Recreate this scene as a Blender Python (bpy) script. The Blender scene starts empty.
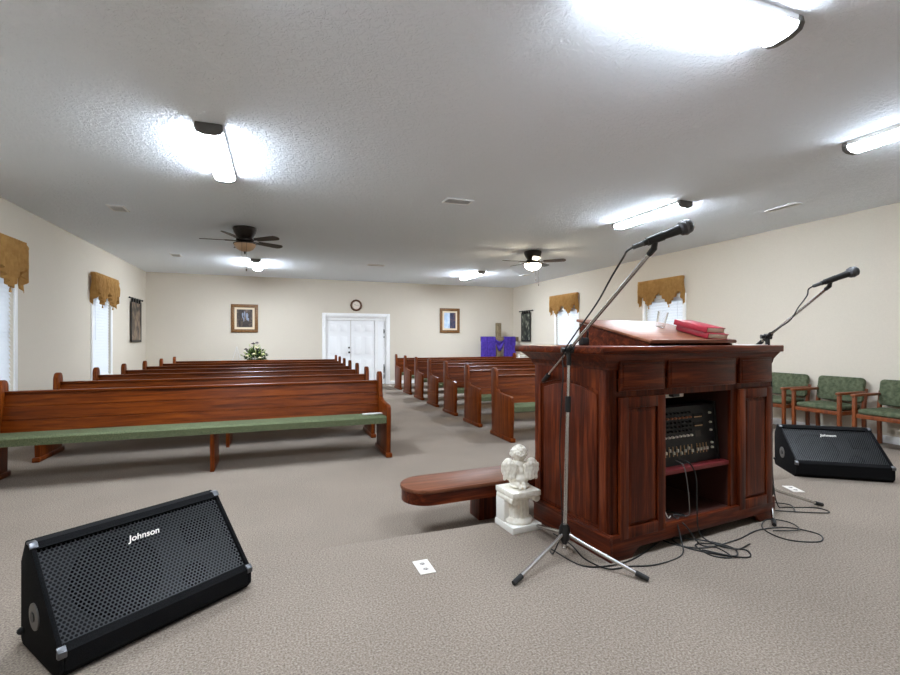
import bpy, bmesh, math, random
from mathutils import Vector, Matrix, Euler
random.seed(7)
C = bpy.context.scene.collection
PI = math.pi
def R(a): return math.radians(a)

# ------------------------------------------------------------------ mesh builder
class MB:
    def __init__(self): self.bm = bmesh.new(); self.M = Matrix.Identity(4)
    def _v(self, p): return self.bm.verts.new(self.M @ Vector(p))
    def box(self, x0, x1, y0, y1, z0, z1, bev=0, seg=2):
        return self.obox(((x0+x1)/2, (y0+y1)/2, (z0+z1)/2), (x1-x0, y1-y0, z1-z0), None, bev, seg)
    def obox(self, c, s, rot=None, bev=0, seg=2):
        m = Matrix.Translation(c)
        if rot: m = m @ Euler(rot).to_matrix().to_4x4()
        vs = []
        for i in range(8):
            p = Vector(((i & 1)-.5, ((i >> 1) & 1)-.5, ((i >> 2) & 1)-.5))
            vs.append(self._v(m @ Vector((p.x*s[0], p.y*s[1], p.z*s[2]))))
        fs = [self.bm.faces.new([vs[i] for i in f]) for f in ((0,2,3,1),(4,5,7,6),(0,1,5,4),(2,6,7,3),(0,4,6,2),(1,3,7,5))]
        if bev:
            es = list({e for f in fs for e in f.edges})
            bmesh.ops.bevel(self.bm, geom=es, offset=bev, segments=seg, profile=.5, affect='EDGES')
        return self
    def prism(self, pts, axis, a, b, bev=0, seg=2):
        """extrude polygon (u,v) along axis: x->(u=y,v=z) y->(u=x,v=z) z->(u=x,v=y)"""
        def P(u, v, w): return {'x': (w,u,v), 'y': (u,w,v), 'z': (u,v,w)}[axis]
        A = [self._v(P(u,v,a)) for u,v in pts]; B = [self._v(P(u,v,b)) for u,v in pts]
        n = len(pts)
        fs = [self.bm.faces.new(A), self.bm.faces.new(B[::-1])]
        fs += [self.bm.faces.new((A[i], A[i-1], B[i-1], B[i])) for i in range(n)]
        bmesh.ops.recalc_face_normals(self.bm, faces=fs)
        if bev:
            es = list(fs[0].edges)+list(fs[1].edges)
            bmesh.ops.bevel(self.bm, geom=es, offset=bev, segments=seg, profile=.5, affect='EDGES')
        return self
    def tube(self, pts, r, seg=10, caps=True):
        pts = [Vector(p) for p in pts]
        rs = r if isinstance(r, (list, tuple)) else [r]*len(pts)
        rings = []; prev = None
        for i, p in enumerate(pts):
            t = (pts[min(i+1, len(pts)-1)]-pts[max(i-1, 0)]).normalized()
            if prev is None:
                ref = Vector((0,0,1)) if abs(t.z) < .9 else Vector((1,0,0))
                u = t.cross(ref).normalized()
            else:
                u = (prev-t*prev.dot(t)).normalized()
            prev = u; v = t.cross(u)
            rings.append([self._v(p+(u*math.cos(2*PI*k/seg)+v*math.sin(2*PI*k/seg))*rs[i]) for k in range(seg)])
        for a, b in zip(rings, rings[1:]):
            for k in range(seg): self.bm.faces.new((a[k-1], a[k], b[k], b[k-1]))
        if caps: self.bm.faces.new(rings[0][::-1]); self.bm.faces.new(rings[-1])
        return self
    def cyl(self, p0, p1, r0, r1=None, seg=16): return self.tube([p0, p1], [r0, r0 if r1 is None else r1], seg)
    def lathe(self, prof, c=(0,0,0), seg=24, flute=0, nfl=0, rot=None):
        m = Matrix.Translation(c)
        if rot is not None: m = m @ rot
        rings = []
        for r, z in prof:
            ring = []
            for k in range(seg):
                a = 2*PI*k/seg
                rr = r
                ring.append(self._v(m @ Vector((rr*math.cos(a), rr*math.sin(a), z))))
            rings.append(ring)
        fs = []
        for a, b in zip(rings, rings[1:]):
            for k in range(seg): fs.append(self.bm.faces.new((a[k-1], a[k], b[k], b[k-1])))
        if prof[0][0] > 1e-6: fs.append(self.bm.faces.new(rings[0][::-1]))
        if prof[-1][0] > 1e-6: fs.append(self.bm.faces.new(rings[-1]))
        bmesh.ops.remove_doubles(self.bm, verts=[v for r in rings for v in r], dist=1e-6)
        return self
    def sph(self, c, r, s=(1,1,1), seg=16, rot=None):
        m = self.M @ Matrix.Translation(c)
        if rot: m = m @ Euler(rot).to_matrix().to_4x4()
        m = m @ Matrix.Diagonal((s[0]*r, s[1]*r, s[2]*r, 1))
        bmesh.ops.create_uvsphere(self.bm, u_segments=seg, v_segments=max(6, seg*2//3), radius=1, matrix=m)
        return self
    def torus(self, c, R_, r, seg=24, s2=8, rot=None):
        m = Matrix.Translation(c)
        if rot: m = m @ Euler(rot).to_matrix().to_4x4()
        rings = []
        for i in range(seg):
            a = 2*PI*i/seg
            rings.append([self._v(m @ Vector(((R_+r*math.cos(b))*math.cos(a), (R_+r*math.cos(b))*math.sin(a), r*math.sin(b)))) for b in [2*PI*j/s2 for j in range(s2)]])
        for i in range(seg):
            for j in range(s2): self.bm.faces.new((rings[i-1][j-1], rings[i][j-1], rings[i][j], rings[i-1][j]))
        return self
    def grid(self, f, nu, nv):
        V = [[self._v(f(i/nu, j/nv)) for j in range(nv+1)] for i in range(nu+1)]
        for i in range(nu):
            for j in range(nv): self.bm.faces.new((V[i][j], V[i+1][j], V[i+1][j+1], V[i][j+1]))
        return self
    def build(self, name, mat, parent=None, smooth=30, mods=None):
        bmesh.ops.recalc_face_normals(self.bm, faces=self.bm.faces[:])
        me = bpy.data.meshes.new(name); self.bm.to_mesh(me); self.bm.free()
        if smooth:
            for p in me.polygons: p.use_smooth = True
            me.set_sharp_from_angle(angle=R(smooth))
        me.materials.append(mat)
        o = bpy.data.objects.new(name, me); C.objects.link(o)
        if parent: o.parent = parent
        return o
def tag(o, label, cat, group=None, kind=None):
    if label: o['label'] = label
    if cat: o['category'] = cat
    if group: o['group'] = group
    if kind: o['kind'] = kind
    return o
def thing(name, label, cat, loc=(0,0,0), rz=0, group=None):
    o = bpy.data.objects.new(name, None); C.objects.link(o); o.empty_display_size = .1
    o.location = loc; o.rotation_euler = (0,0,rz)
    return tag(o, label, cat, group)
def struct(name, mb, mat, parent=None, smooth=30):
    o = mb.build(name, mat, parent, smooth); o['kind'] = 'structure'; return o
def copy_tree(o, parent=None):
    c = o.copy(); C.objects.link(c)
    if parent: c.parent = parent
    for ch in list(o.children): copy_tree(ch, c)
    return c
def sub(o, mod, **k):
    m = o.modifiers.new(mod.title(), mod)
    for a, b in k.items(): setattr(m, a, b)
    return o
def catmull(pts, n=8):
    pts = [Vector(p) for p in pts]; out = []
    P = [pts[0]*2-pts[1]]+pts+[pts[-1]*2-pts[-2]]
    for i in range(1, len(P)-2):
        a, b, c, d = P[i-1:i+3]
        for k in range(n):
            t = k/n
            out.append(.5*((2*b)+(c-a)*t+(2*a-5*b+4*c-d)*t*t+(3*b-a-3*c+d)*t**3))
    out.append(pts[-1]); return out

# ------------------------------------------------------------------ materials
def srgb(r, g, b):
    f = lambda c: ((c/255+.055)/1.055)**2.4 if c > 10 else c/255/12.92
    return (f(r), f(g), f(b), 1)
def mat(name, col=(128,128,128), rough=.5, metal=0, spec=.5, **k):
    m = bpy.data.materials.new(name); m.use_nodes = True
    b = m.node_tree.nodes['Principled BSDF']
    b.inputs['Base Color'].default_value = srgb(*col); b.inputs['Roughness'].default_value = rough
    b.inputs['Metallic'].default_value = metal; b.inputs['Specular IOR Level'].default_value = spec
    for a, v in k.items(): b.inputs[a.replace('_', ' ')].default_value = v
    return m
def nd(m, t, **k):
    n = m.node_tree.nodes.new(t)
    for a, v in k.items():
        if a in n.inputs: n.inputs[a].default_value = v
        else: setattr(n, a, v)
    return n
def ln(m, a, b): m.node_tree.links.new(a, b)
def bsdf(m): return m.node_tree.nodes['Principled BSDF']
def ramp(m, stops):
    r = nd(m, 'ShaderNodeValToRGB'); e = r.color_ramp.elements
    while len(e) < len(stops): e.new(.5)
    for x, (p, c) in zip(e, stops): x.position = p; x.color = c if len(c) == 4 else srgb(*c)
    return r
def bump(m, h, strength, dist):
    b = nd(m, 'ShaderNodeBump', Strength=strength, Distance=dist); ln(m, h, b.inputs['Height'])
    ln(m, b.outputs['Normal'], bsdf(m).inputs['Normal']); return b
def noisy(name, c1, c2, scale, rough=.8, bstr=.3, bdist=.002, detail=3, spec=.3, lo=.35, hi=.65):
    m = mat(name, c1, rough, spec=spec)
    tc = nd(m, 'ShaderNodeTexCoord'); n = nd(m, 'ShaderNodeTexNoise', Scale=scale, Detail=detail)
    ln(m, tc.outputs['Object'], n.inputs['Vector'])
    r = ramp(m, [(lo, c1), (hi, c2)]); ln(m, n.outputs['Fac'], r.inputs['Fac'])
    ln(m, r.outputs['Color'], bsdf(m).inputs['Base Color'])
    if bstr: bump(m, n.outputs['Fac'], bstr, bdist)
    return m
def wood(name, c1, c2, c3, axis, rough=.35, sc=1., spec=.5):
    m = mat(name, c1, rough, spec=spec)
    tc = nd(m, 'ShaderNodeTexCoord'); mp = nd(m, 'ShaderNodeMapping')
    s = [26*sc, 26*sc, 26*sc]; s['xyz'.index(axis)] = 1.6*sc
    mp.inputs['Scale'].default_value = s
    ln(m, tc.outputs['Object'], mp.inputs['Vector'])
    n = nd(m, 'ShaderNodeTexNoise', Scale=1, Detail=4, Roughness=.6, Distortion=.6)
    ln(m, mp.outputs['Vector'], n.inputs['Vector'])
    mp2 = nd(m, 'ShaderNodeMapping'); s2 = [190*sc]*3; s2['xyz'.index(axis)] = 7*sc; mp2.inputs['Scale'].default_value = s2
    ln(m, tc.outputs['Object'], mp2.inputs['Vector'])
    n2 = nd(m, 'ShaderNodeTexNoise', Scale=1, Detail=2)
    ln(m, mp2.outputs['Vector'], n2.inputs['Vector'])
    mx = nd(m, 'ShaderNodeMath', operation='MULTIPLY_ADD'); ln(m, n2.outputs['Fac'], mx.inputs[0]); mx.inputs[1].default_value = .35
    ln(m, n.outputs['Fac'], mx.inputs[2])
    r = ramp(m, [(.42, c1), (.66, c2), (.9, c3)]); ln(m, mx.outputs[0], r.inputs['Fac'])
    ln(m, r.outputs['Color'], bsdf(m).inputs['Base Color'])
    bump(m, n2.outputs['Fac'], .08, .001)
    return m

M = {}
# carpet: fine flecked loop pile
m = mat('carpet', (150,140,130), .95, spec=.1)
tc = nd(m, 'ShaderNodeTexCoord')
n1 = nd(m, 'ShaderNodeTexNoise', Scale=120, Detail=3, Roughness=.7); n2 = nd(m, 'ShaderNodeTexNoise', Scale=1.3, Detail=3)
for n in (n1, n2): ln(m, tc.outputs['Object'], n.inputs['Vector'])
r1 = ramp(m, [(.30, (98,88,78)), (.5, (141,129,117)), (.72, (174,161,149))]); ln(m, n1.outputs['Fac'], r1.inputs['Fac'])
r2 = ramp(m, [(.3, (.88,.88,.88,1)), (.7, (1,1,1,1))]); ln(m, n2.outputs['Fac'], r2.inputs['Fac'])
mx = nd(m, 'ShaderNodeMixRGB', blend_type='MULTIPLY'); mx.inputs[0].default_value = 1
ln(m, r1.outputs['Color'], mx.inputs[1]); ln(m, r2.outputs['Color'], mx.inputs[2]); ln(m, mx.outputs[0], bsdf(m).inputs['Base Color'])
bump(m, n1.outputs['Fac'], .5, .006); M['carpet'] = m
M['wall'] = noisy('wall_paint', (208,199,184), (211,202,187), 60, .75, .06, .001)
# stomped ceiling texture
m = mat('stomped_ceiling', (242,248,255), .9, spec=.0)
tc = nd(m, 'ShaderNodeTexCoord')
n1 = nd(m, 'ShaderNodeTexNoise', Scale=20, Detail=4, Roughness=.62, Distortion=1.1); ln(m, tc.outputs['Object'], n1.inputs['Vector'])
r1 = ramp(m, [(.44, (0,0,0,1)), (.58, (1,1,1,1))]); ln(m, n1.outputs['Fac'], r1.inputs['Fac'])
bump(m, r1.outputs['Color'], .6, .010); M['ceiling'] = m
M['trim'] = mat('white_trim', (242,242,241), .45)
M['door'] = mat('white_door', (244,245,246), .4)
M['blind'] = mat('white_blind', (235,237,240), .5)
PW = ((58,21,2), (100,43,7), (128,62,14))
M['pew'] = wood('pew_oak', *PW, 'x', .36, spec=.16)
M['pewz'] = wood('pew_oak_upright', *PW, 'z', .4, spec=.16)
PU = ((40,12,4), (78,28,10), (122,56,26))
M['pulx'] = wood('pulpit_cherry_across', *PU, 'x', .33, spec=.2)
M['pulz'] = wood('pulpit_cherry_upright', *PU, 'z', .33, spec=.2)
M['puly'] = wood('pulpit_cherry_side', *PU, 'y', .33, spec=.3)
M['desk'] = wood('slanted_desk_wood', (84,46,28), (112,66,44), (134,84,60), 'x', .45, spec=.3)
M['chairwood'] = wood('chair_oak', (88,38,12), (116,56,20), (136,72,30), 'z', .4)
M['green'] = noisy('green_upholstery', (72,82,58), (114,120,92), 110, .95, .4, .003, 4, .1, .3, .7)
M['chairgreen'] = noisy('green_chair_fabric', (64,72,54), (100,106,84), 22, .95, .15, .002, 5, .1, .3, .7)
M['gold'] = noisy('gold_valance', (190,144,82), (204,160,96), 14, .75, .1, .001, 3, .25)
M['blackcarpet'] = noisy('black_cabinet_carpet', (10,10,11), (20,20,22), 300, .95, .5, .002, 2, .15)
M['black'] = mat('black_plastic', (16,16,17), .42)
M['baffle'] = mat('baffle_black', (9,9,10), .8, spec=.15)
M['cone'] = mat('cone_black', (4,4,4), .9, spec=.05)
M['rubber'] = mat('black_rubber', (14,14,14), .7)
M['cable'] = mat('cable_black', (15,15,15), .55)
M['chrome'] = mat('chrome', (196,194,192), .22, 1)
M['steel'] = mat('corner_steel', (104,105,108), .42, 1)
M['bronze'] = mat('dark_bronze', (42,34,29), .4, .5)
M['blade'] = wood('fan_blade_walnut', (28,22,20), (40,31,27), (48,38,32), 'x', .45)
M['cap'] = mat('fixture_end_cap', (92,90,88), .5)
M['plaster'] = noisy('white_plaster', (226,220,206), (240,236,226), 30, .7, .15, .002)
M['plasterw'] = mat('white_painted_block', (232,230,224), .6)
M['plate'] = mat('white_plate', (228,222,214), .5)
M['plategrey'] = mat('plate_grey', (172,166,160), .5)
M['dark'] = mat('dark_mark', (60,55,52), .6)
M['red'] = mat('red_leatherette', (150,22,42), .45)
M['page'] = mat('page_edges', (214,200,180), .8)
M['paper'] = mat('white_paper', (238,237,234), .8)
M['shelf'] = mat('red_shelf_edge', (112,26,30), .5)
M['inside'] = mat('cabinet_inside', (62,28,20), .6)
M['frame'] = noisy('bronze_gilt_frame', (92,62,34), (140,100,58), 40, .45, .3, .003)
M['mount'] = mat('cream_mount', (222,204,176), .7)
M['purple'] = noisy('purple_cloth', (58,38,128), (76,52,152), 14, .75, .2, .004)
M['weathered'] = noisy('weathered_wood', (104,90,68), (134,118,92), 30, .85, .3, .003)
M['cupwhite'] = mat('white_ceramic', (236,232,224), .35)
M['candle'] = mat('dark_red_glass', (96,20,30), .2)
M['leaf'] = noisy('dark_leaves', (28,48,24), (62,86,42), 25, .6, 0)
M['leafl'] = mat('pale_green_leaves', (150,168,92), .6)
M['flower'] = mat('cream_flower', (216,206,160), .7)
M['flowerd'] = mat('dark_flower', (44,22,30), .7)
M['face'] = mat('clock_face', (226,216,204), .5)
M['clockwood'] = noisy('clock_wood', (70,44,26), (104,68,42), 30, .45, 0)
M['silver'] = mat('mixer_silver', (214,210,198), .4, .1)
M['mixer'] = mat('mixer_black', (20,21,23), .5)
M['gauge'] = mat('meter_amber', (186,150,108), .5)
M['pink'] = mat('orange_knob', (150,96,70), .5)
M['glass'] = mat('clear_glass', (255,255,255), .03, Transmission_Weight=1.0, IOR=1.45)
M['wire'] = mat('white_wire', (206,204,202), .5)
M['bowl'] = mat('amber_glass_bowl', (196,160,124), .35)
# emissive lamps
def emis(name, col, s):
    m = mat(name, col, .4); b = bsdf(m); b.inputs['Emission Color'].default_value = srgb(*col); b.inputs['Emission Strength'].default_value = s; return m
LAMP = 10.5
for q in (.8, 1., 1.5, 2.4): M['lamp%s' % q] = emis('lit_diffuser', (232,243,255), LAMP*q)
M['bowl_lit'] = emis('lit_glass_bowl', (255,236,206), 12)
# window pane (thin, lets light straight through)
m = mat('window_pane', (255,255,255), .02, spec=.4); t = nd(m, 'ShaderNodeBsdfTransparent'); g = nd(m, 'ShaderNodeBsdfGlossy', Roughness=.02)
fr = nd(m, 'ShaderNodeMixShader'); fr.inputs[0].default_value = .06
ln(m, t.outputs[0], fr.inputs[1]); ln(m, g.outputs[0], fr.inputs[2]); ln(m, fr.outputs[0], m.node_tree.nodes['Material Output'].inputs['Surface']); M['pane'] = m
# translucent cloth / blinds
def translucent(src, f):
    b = bsdf(src); t = nd(src, 'ShaderNodeBsdfTranslucent'); mx = nd(src, 'ShaderNodeMixShader'); mx.inputs[0].default_value = f
    l = b.inputs['Base Color'].links
    if l: ln(src, l[0].from_socket, t.inputs['Color'])
    else: t.inputs['Color'].default_value = b.inputs['Base Color'].default_value
    ln(src, b.outputs[0], mx.inputs[1]); ln(src, t.outputs[0], mx.inputs[2]); ln(src, mx.outputs[0], src.node_tree.nodes['Material Output'].inputs['Surface'])
translucent(M['blind'], .3); translucent(M['gold'], .32)
# perforated loudspeaker grille: real see-through holes
m = mat('perforated_grille', (19,20,23), .40, .3, .5)
tc = nd(m, 'ShaderNodeTexCoord'); sp = nd(m, 'ShaderNodeSeparateXYZ'); ln(m, tc.outputs['Object'], sp.inputs[0])
def mth(op, a, b=None, c=None):
    n = nd(m, 'ShaderNodeMath', operation=op)
    for i, v in enumerate((a, b, c)):
        if v is None: continue
        if isinstance(v, (int, float)): n.inputs[i].default_value = v
        else: ln(m, v, n.inputs[i])
    return n.outputs[0]
P = .0155
row = mth('FLOOR', mth('DIVIDE', sp.outputs['Y'], P*.8)); odd = mth('MODULO', mth('ABSOLUTE', row), 2)
u = mth('SUBTRACT', mth('FRACT', mth('ADD', mth('DIVIDE', sp.outputs['X'], P), mth('MULTIPLY', odd, .5))), .5)
v = mth('MULTIPLY', mth('SUBTRACT', mth('FRACT', mth('DIVIDE', sp.outputs['Y'], P*.8)), .5), .8)
dd = mth('SQRT', mth('ADD', mth('MULTIPLY', u, u), mth('MULTIPLY', v, v)))
hole = mth('LESS_THAN', dd, .34)
t = nd(m, 'ShaderNodeBsdfTransparent'); mx = nd(m, 'ShaderNodeMixShader'); ln(m, hole, mx.inputs[0])
ln(m, bsdf(m).outputs[0], mx.inputs[1]); ln(m, t.outputs[0], mx.inputs[2]); ln(m, mx.outputs[0], m.node_tree.nodes['Material Output'].inputs['Surface']); M['grille'] = m
def picture(name, stops, scale, seed, distort=1.2):
    m = mat(name, (60,50,40), .5)
    tc = nd(m, 'ShaderNodeTexCoord'); mp = nd(m, 'ShaderNodeMapping'); mp.inputs['Location'].default_value = (seed, seed*1.7, seed*.3); mp.inputs['Scale'].default_value = scale
    ln(m, tc.outputs['Object'], mp.inputs['Vector'])
    n = nd(m, 'ShaderNodeTexNoise', Scale=1, Detail=4, Distortion=distort); ln(m, mp.outputs['Vector'], n.inputs['Vector'])
    r = ramp(m, stops); ln(m, n.outputs['Fac'], r.inputs['Fac']); ln(m, r.outputs['Color'], bsdf(m).inputs['Base Color']); return m
M['art_dark'] = picture('dark_painting', [(.3,(22,18,18)), (.5,(58,44,38)), (.62,(92,74,60)), (.75,(170,150,130))], (7,7,5), 3.1)
M['art_pale'] = mat('pale_figures', (140,146,164), .6)
M['art_grey'] = mat('grey_figures', (104,100,108), .6)
M['art_blue'] = picture('pale_blue_painting', [(.3,(150,176,206)), (.5,(184,204,226)), (.7,(224,232,240))], (6,6,4), 1.2)
M['art_navy'] = picture('dark_blue_painting', [(.3,(24,28,48)), (.5,(52,56,84)), (.66,(110,72,60)), (.8,(150,140,140))], (9,9,7), 5.2)
M['tap_l'] = picture('brown_tapestry', [(.34,(20,18,17)), (.45,(78,64,52)), (.54,(132,112,94)), (.68,(172,152,134))], (3,3,2.4), 8.3)
M['tap_r'] = picture('dark_tapestry', [(.40,(12,13,13)), (.50,(34,40,36)), (.57,(104,108,94)), (.68,(186,184,170))], (7,7,3), 2.6)

# ------------------------------------------------------------------ room
CH = 3.12; XL, XR, YB, YF = -3.22, 7.49, 14.07, -1.6
PZ = .15   # platform height
struct('floor', MB().box(XL-.2, XR+.2, YF-.2, YB+.9, -.1, 0), M['carpet'])
struct('platform', MB().box(-2.13, 6.4, YF+.01, 2.775, .001, PZ, .008), M['carpet'])
struct('ceiling', MB().box(XL-.2, XR+.2, YF-.2, YB+.9, CH, CH+.1), M['ceiling'])
WZ0, WZ1 = .66, 2.2
WINL = [(6.62, 7.62), (10.35, 11.35)]; WINR = [(7.0, 8.0), (10.45, 11.45)]
def side_wall(name, x0, x1, wins):
    b = MB(); y = YF-.2
    for a, c in wins:
        b.box(x0, x1, y, a, 0, CH); b.box(x0, x1, a, c, 0, WZ0); b.box(x0, x1, a, c, WZ1, CH); y = c
    b.box(x0, x1, y, YB+.2, 0, CH); struct(name, b, M['wall'], smooth=0)
side_wall('wall_left', XL-.14, XL, WINL); side_wall('wall_right', XR, XR+.14, WINR)
DX0, DX1, DZ = 1.31, 3.13, 2.05
b = MB(); b.box(XL, DX0, YB, YB+.14, 0, CH); b.box(DX1, XR, YB, YB+.14, 0, CH); b.box(DX0, DX1, YB, YB+.14, DZ, CH)
struct('wall_back', b, M['wall'], smooth=0)
struct('wall_front', MB().box(XL-.14, XR+.14, YF-.14, YF, 0, CH), M['wall'], smooth=0)
bh = .1
struct('baseboard_left', MB().box(XL, XL+.015, YF+.02, YB-.02, 0, bh, .004), M['trim'])
struct('baseboard_right', MB().box(XR-.015, XR, YF+.02, YB-.02, 0, bh, .004), M['trim'])
b = MB(); b.box(XL+.016, DX0-.1, YB-.015, YB, 0, bh, .004); b.box(DX1+.1, XR-.016, YB-.015, YB, 0, bh, .004)
struct('baseboard_back', b, M['trim'])
# door opening: casing, recessed double doors, side panel
b = MB(); b.box(DX0-.1, DX0, YB-.02, YB+.0, 0, DZ+.1, .005); b.box(DX1, DX1+.1, YB-.02, YB, 0, DZ+.1, .005); b.box(DX0, DX1, YB-.02, YB, DZ, DZ+.1, .005)
b.box(DX0, DX0+.02, YB, YB+.14, 0, DZ); b.box(DX1-.02, DX1, YB, YB+.14, 0, DZ); b.box(DX0, DX1, YB, YB+.14, DZ-.02, DZ)
b.box(DX0+.02, DX1-.02, YB+.05, YB+.14, 1.94, DZ-.02)
b.box(2.78, 2.86, YB+.04, YB+.14, 0, 1.94)
struct('trim_1', b, M['trim'])
def panel_door(name, x0, x1, hinge_x=None):
    b = MB(); y = YB+.085; b.box(x0, x1, y, y+.04, .01, 1.935)
    w = x1-x0
    cols = [(x0+.1*w, x0+.46*w), (x0+.54*w, x0+.9*w)]
    for a, c in cols:
        for z0, z1 in ((.2,.78), (.9,1.48), (1.58,1.84)):
            b.prism([(a,z0),(c,z0),(c,z1),(a,z1)], 'y', y-.012, y, 0)
            b.box(a+.03, c-.03, y-.02, y-.011, z0+.03, z1-.03, .006)
    return struct(name, b, M['door'])
d1 = panel_door('door_1', DX0+.025, 2.045); d2 = panel_door('door_2', 2.06, 2.775)
b = MB(); b.lathe([(0,0),(.03,.006),(.012,.02),(.012,.04),(.03,.055),(.03,.07),(0,.08)], (2.0, YB+.083, .98), 14, rot=Matrix.Rotation(R(90),4,'X'))
b.build('door_handle', M['bronze'], d1)
b = MB(); b.lathe([(0,0),(.026,.004),(.026,.02),(0,.024)], (2.0, YB+.083, 1.12), 14, rot=Matrix.Rotation(R(90),4,'X')); b.build('deadbolt', M['bronze'], d1)
b = MB(); b.box(2.87, DX1-.025, YB+.085, YB+.12, .01, 1.935); d3 = struct('door_3', b, M['door'])
for z0, z1 in ((1.55, 1.68), (1.42, 1.46), (.32, .6), (.16, .3)):
    b = MB(); b.box(3.05, 3.075, YB+.07, YB+.087, z0, z1, .004); b.tube(catmull([(3.062, YB+.068, z0), (3.075, YB+.066, (z0+z1)/2), (3.06, YB+.068, z1)], 5), .009, 6)
    b.build('hinge', M['steel'], d3)
struct('wall_foyer', MB().box(DX0-.2, DX1+.2, YB+.16, YB+.2, 0, CH-.01), M['wall'])

# windows
def window(n, side, y0, y1, tilt):
    s = 1 if side == 'L' else -1          # direction into the room
    X = XL if side == 'L' else XR
    fr = MB()
    cw = .075
    for a, c in ((y0-cw, y0), (y1, y1+cw)): fr.box(*sorted((X, X+s*.018)), a, c, WZ0-cw, WZ1+cw, .004)
    fr.box(*sorted((X, X+s*.018)), y0, y1, WZ1, WZ1+cw, .004); fr.box(*sorted((X, X+s*.018)), y0, y1, WZ0-cw, WZ0-.02, .004)
    for a, c in ((y0, y0+.04), (y1-.04, y1)): fr.box(*sorted((X-s*.13, X-s*.085)), a, c, WZ0, WZ1)
    for a, c in ((WZ0, WZ0+.05), (WZ1-.05, WZ1), ((WZ0+WZ1)/2-.02, (WZ0+WZ1)/2+.02)): fr.box(*sorted((X-s*.13, X-s*.085)), y0+.04, y1-.04, a, c)
    root = struct('window_%d' % n, fr, M['trim'])
    g = struct('window_glass', MB().box(*sorted((X-s*.11, X-s*.105)), y0+.04, y1-.04, WZ0+.05, WZ1-.05), M['pane'], root)
    sl = MB(); z = WZ0+.03
    while z < WZ1-.04:
        sl.obox((X-s*.035, (y0+y1)/2, z), (.062, y1-y0-.02, .003), (0, s*R(tilt), 0)); z += .056
    sl.box(*sorted((X-s*.06, X-s*.005)), y0+.005, y1-.005, WZ1-.05, WZ1-.002)
    struct('window_blind', sl, M['blind'], root, 0)
    struct('window_sill', MB().box(*sorted((X-s*.085, X+s*.04)), y0-.03, y1+.03, WZ0-.022, WZ0-.001, .004), M['trim'], root)
    w = MB().tube([(X+s*.002, y0+.14, WZ1-.06), (X+s*.006, y0+.14, WZ1-.85)], .004, 6)
    struct('blind_wand', w, M['blind'], root)
k = 1
for a, c in WINL: window(k, 'L', a, c, 70); k += 1
for a, c in WINR: window(k, 'R', a, c, 60); k += 1
def valance(side, y0, y1, ztop, zmid, label):
    s = 1 if side == 'L' else -1; X = XL if side == 'L' else XR
    root = thing('window_valance', label, 'valance', (X, (y0+y1)/2, ztop), 0, 'gold valances over the windows')
    W = y1-y0; L = W+.18; D = .1
    def path(t):                       # wraps round both returns
        d = t*L
        if d < .09: return (s*(.02+(D-.02)*d/.09), -W/2)
        if d > L-.09: return (s*(.02+(D-.02)*(L-d)/.09), W/2)
        return (s*D, -W/2+(d-.09))
    H = ztop-zmid
    def f(u, v):
        x, y = path(u)
        # two hanging points with tails at the ends
        e = min(u, 1-u)
        pts = max(0, 1-abs(u-.3)/.17)*.5 + max(0, 1-abs(u-.7)/.17)*.5 + max(0, 1-e/.1)*.55
        hh = H*(.66+1.2*pts)
        z = .035-v*(hh+.035)
        amp = .012+.036*min(1, max(0, (v-.12))*2)
        wv = math.sin(u*128+1.2*math.sin(v*1.5+u*17))*amp*.8 + .008*math.sin(u*41+v*4)
        if v < .1: wv = math.sin(u*190)*.006
        if .12 < v < .2: wv += .008
        return (x+s*wv, y+wv*.2, z)
    b = MB().grid(f, 260, 20); o = b.build('valance_cloth', M['gold'], root, 60); sub(o, 'SOLIDIFY', thickness=.003)
    b = MB().tube([(s*.055, -W/2+.02, -.035), (s*.055, W/2-.02, -.035)], .011, 8); b.tube([(0, -W/2+.02, -.035), (s*.055, -W/2+.02, -.035)], .008, 6); b.tube([(0, W/2-.02, -.035), (s*.055, W/2-.02, -.035)], .008, 6)
    b.build('curtain_rod', M['trim'], root)
    for uu in (.3, .7):
        y = -W/2+uu*L-.09; z = -H*1.24
        b = MB().lathe([(.003,.0),(.012,-.012),(.008,-.02),(.016,-.06),(.0,-.062)], (s*D, y, z), 10); b.build('tassel', M['gold'], root)
    return root
valance('L', 6.25, 7.72, 2.60, 2.12, 'gold gathered valance cut by the left edge of the photo')
valance('L', 10.2, 11.5, 2.56, 2.12, 'gold gathered valance beside the tan tapestry on the left wall')
valance('R', 6.95, 8.12, 2.58, 2.17, 'gold valance with points over the right wall window behind the slanted desk')
valance('R', 10.38, 11.65, 2.58, 2.17, 'gold valance over the right wall window near the back corner')
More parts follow.
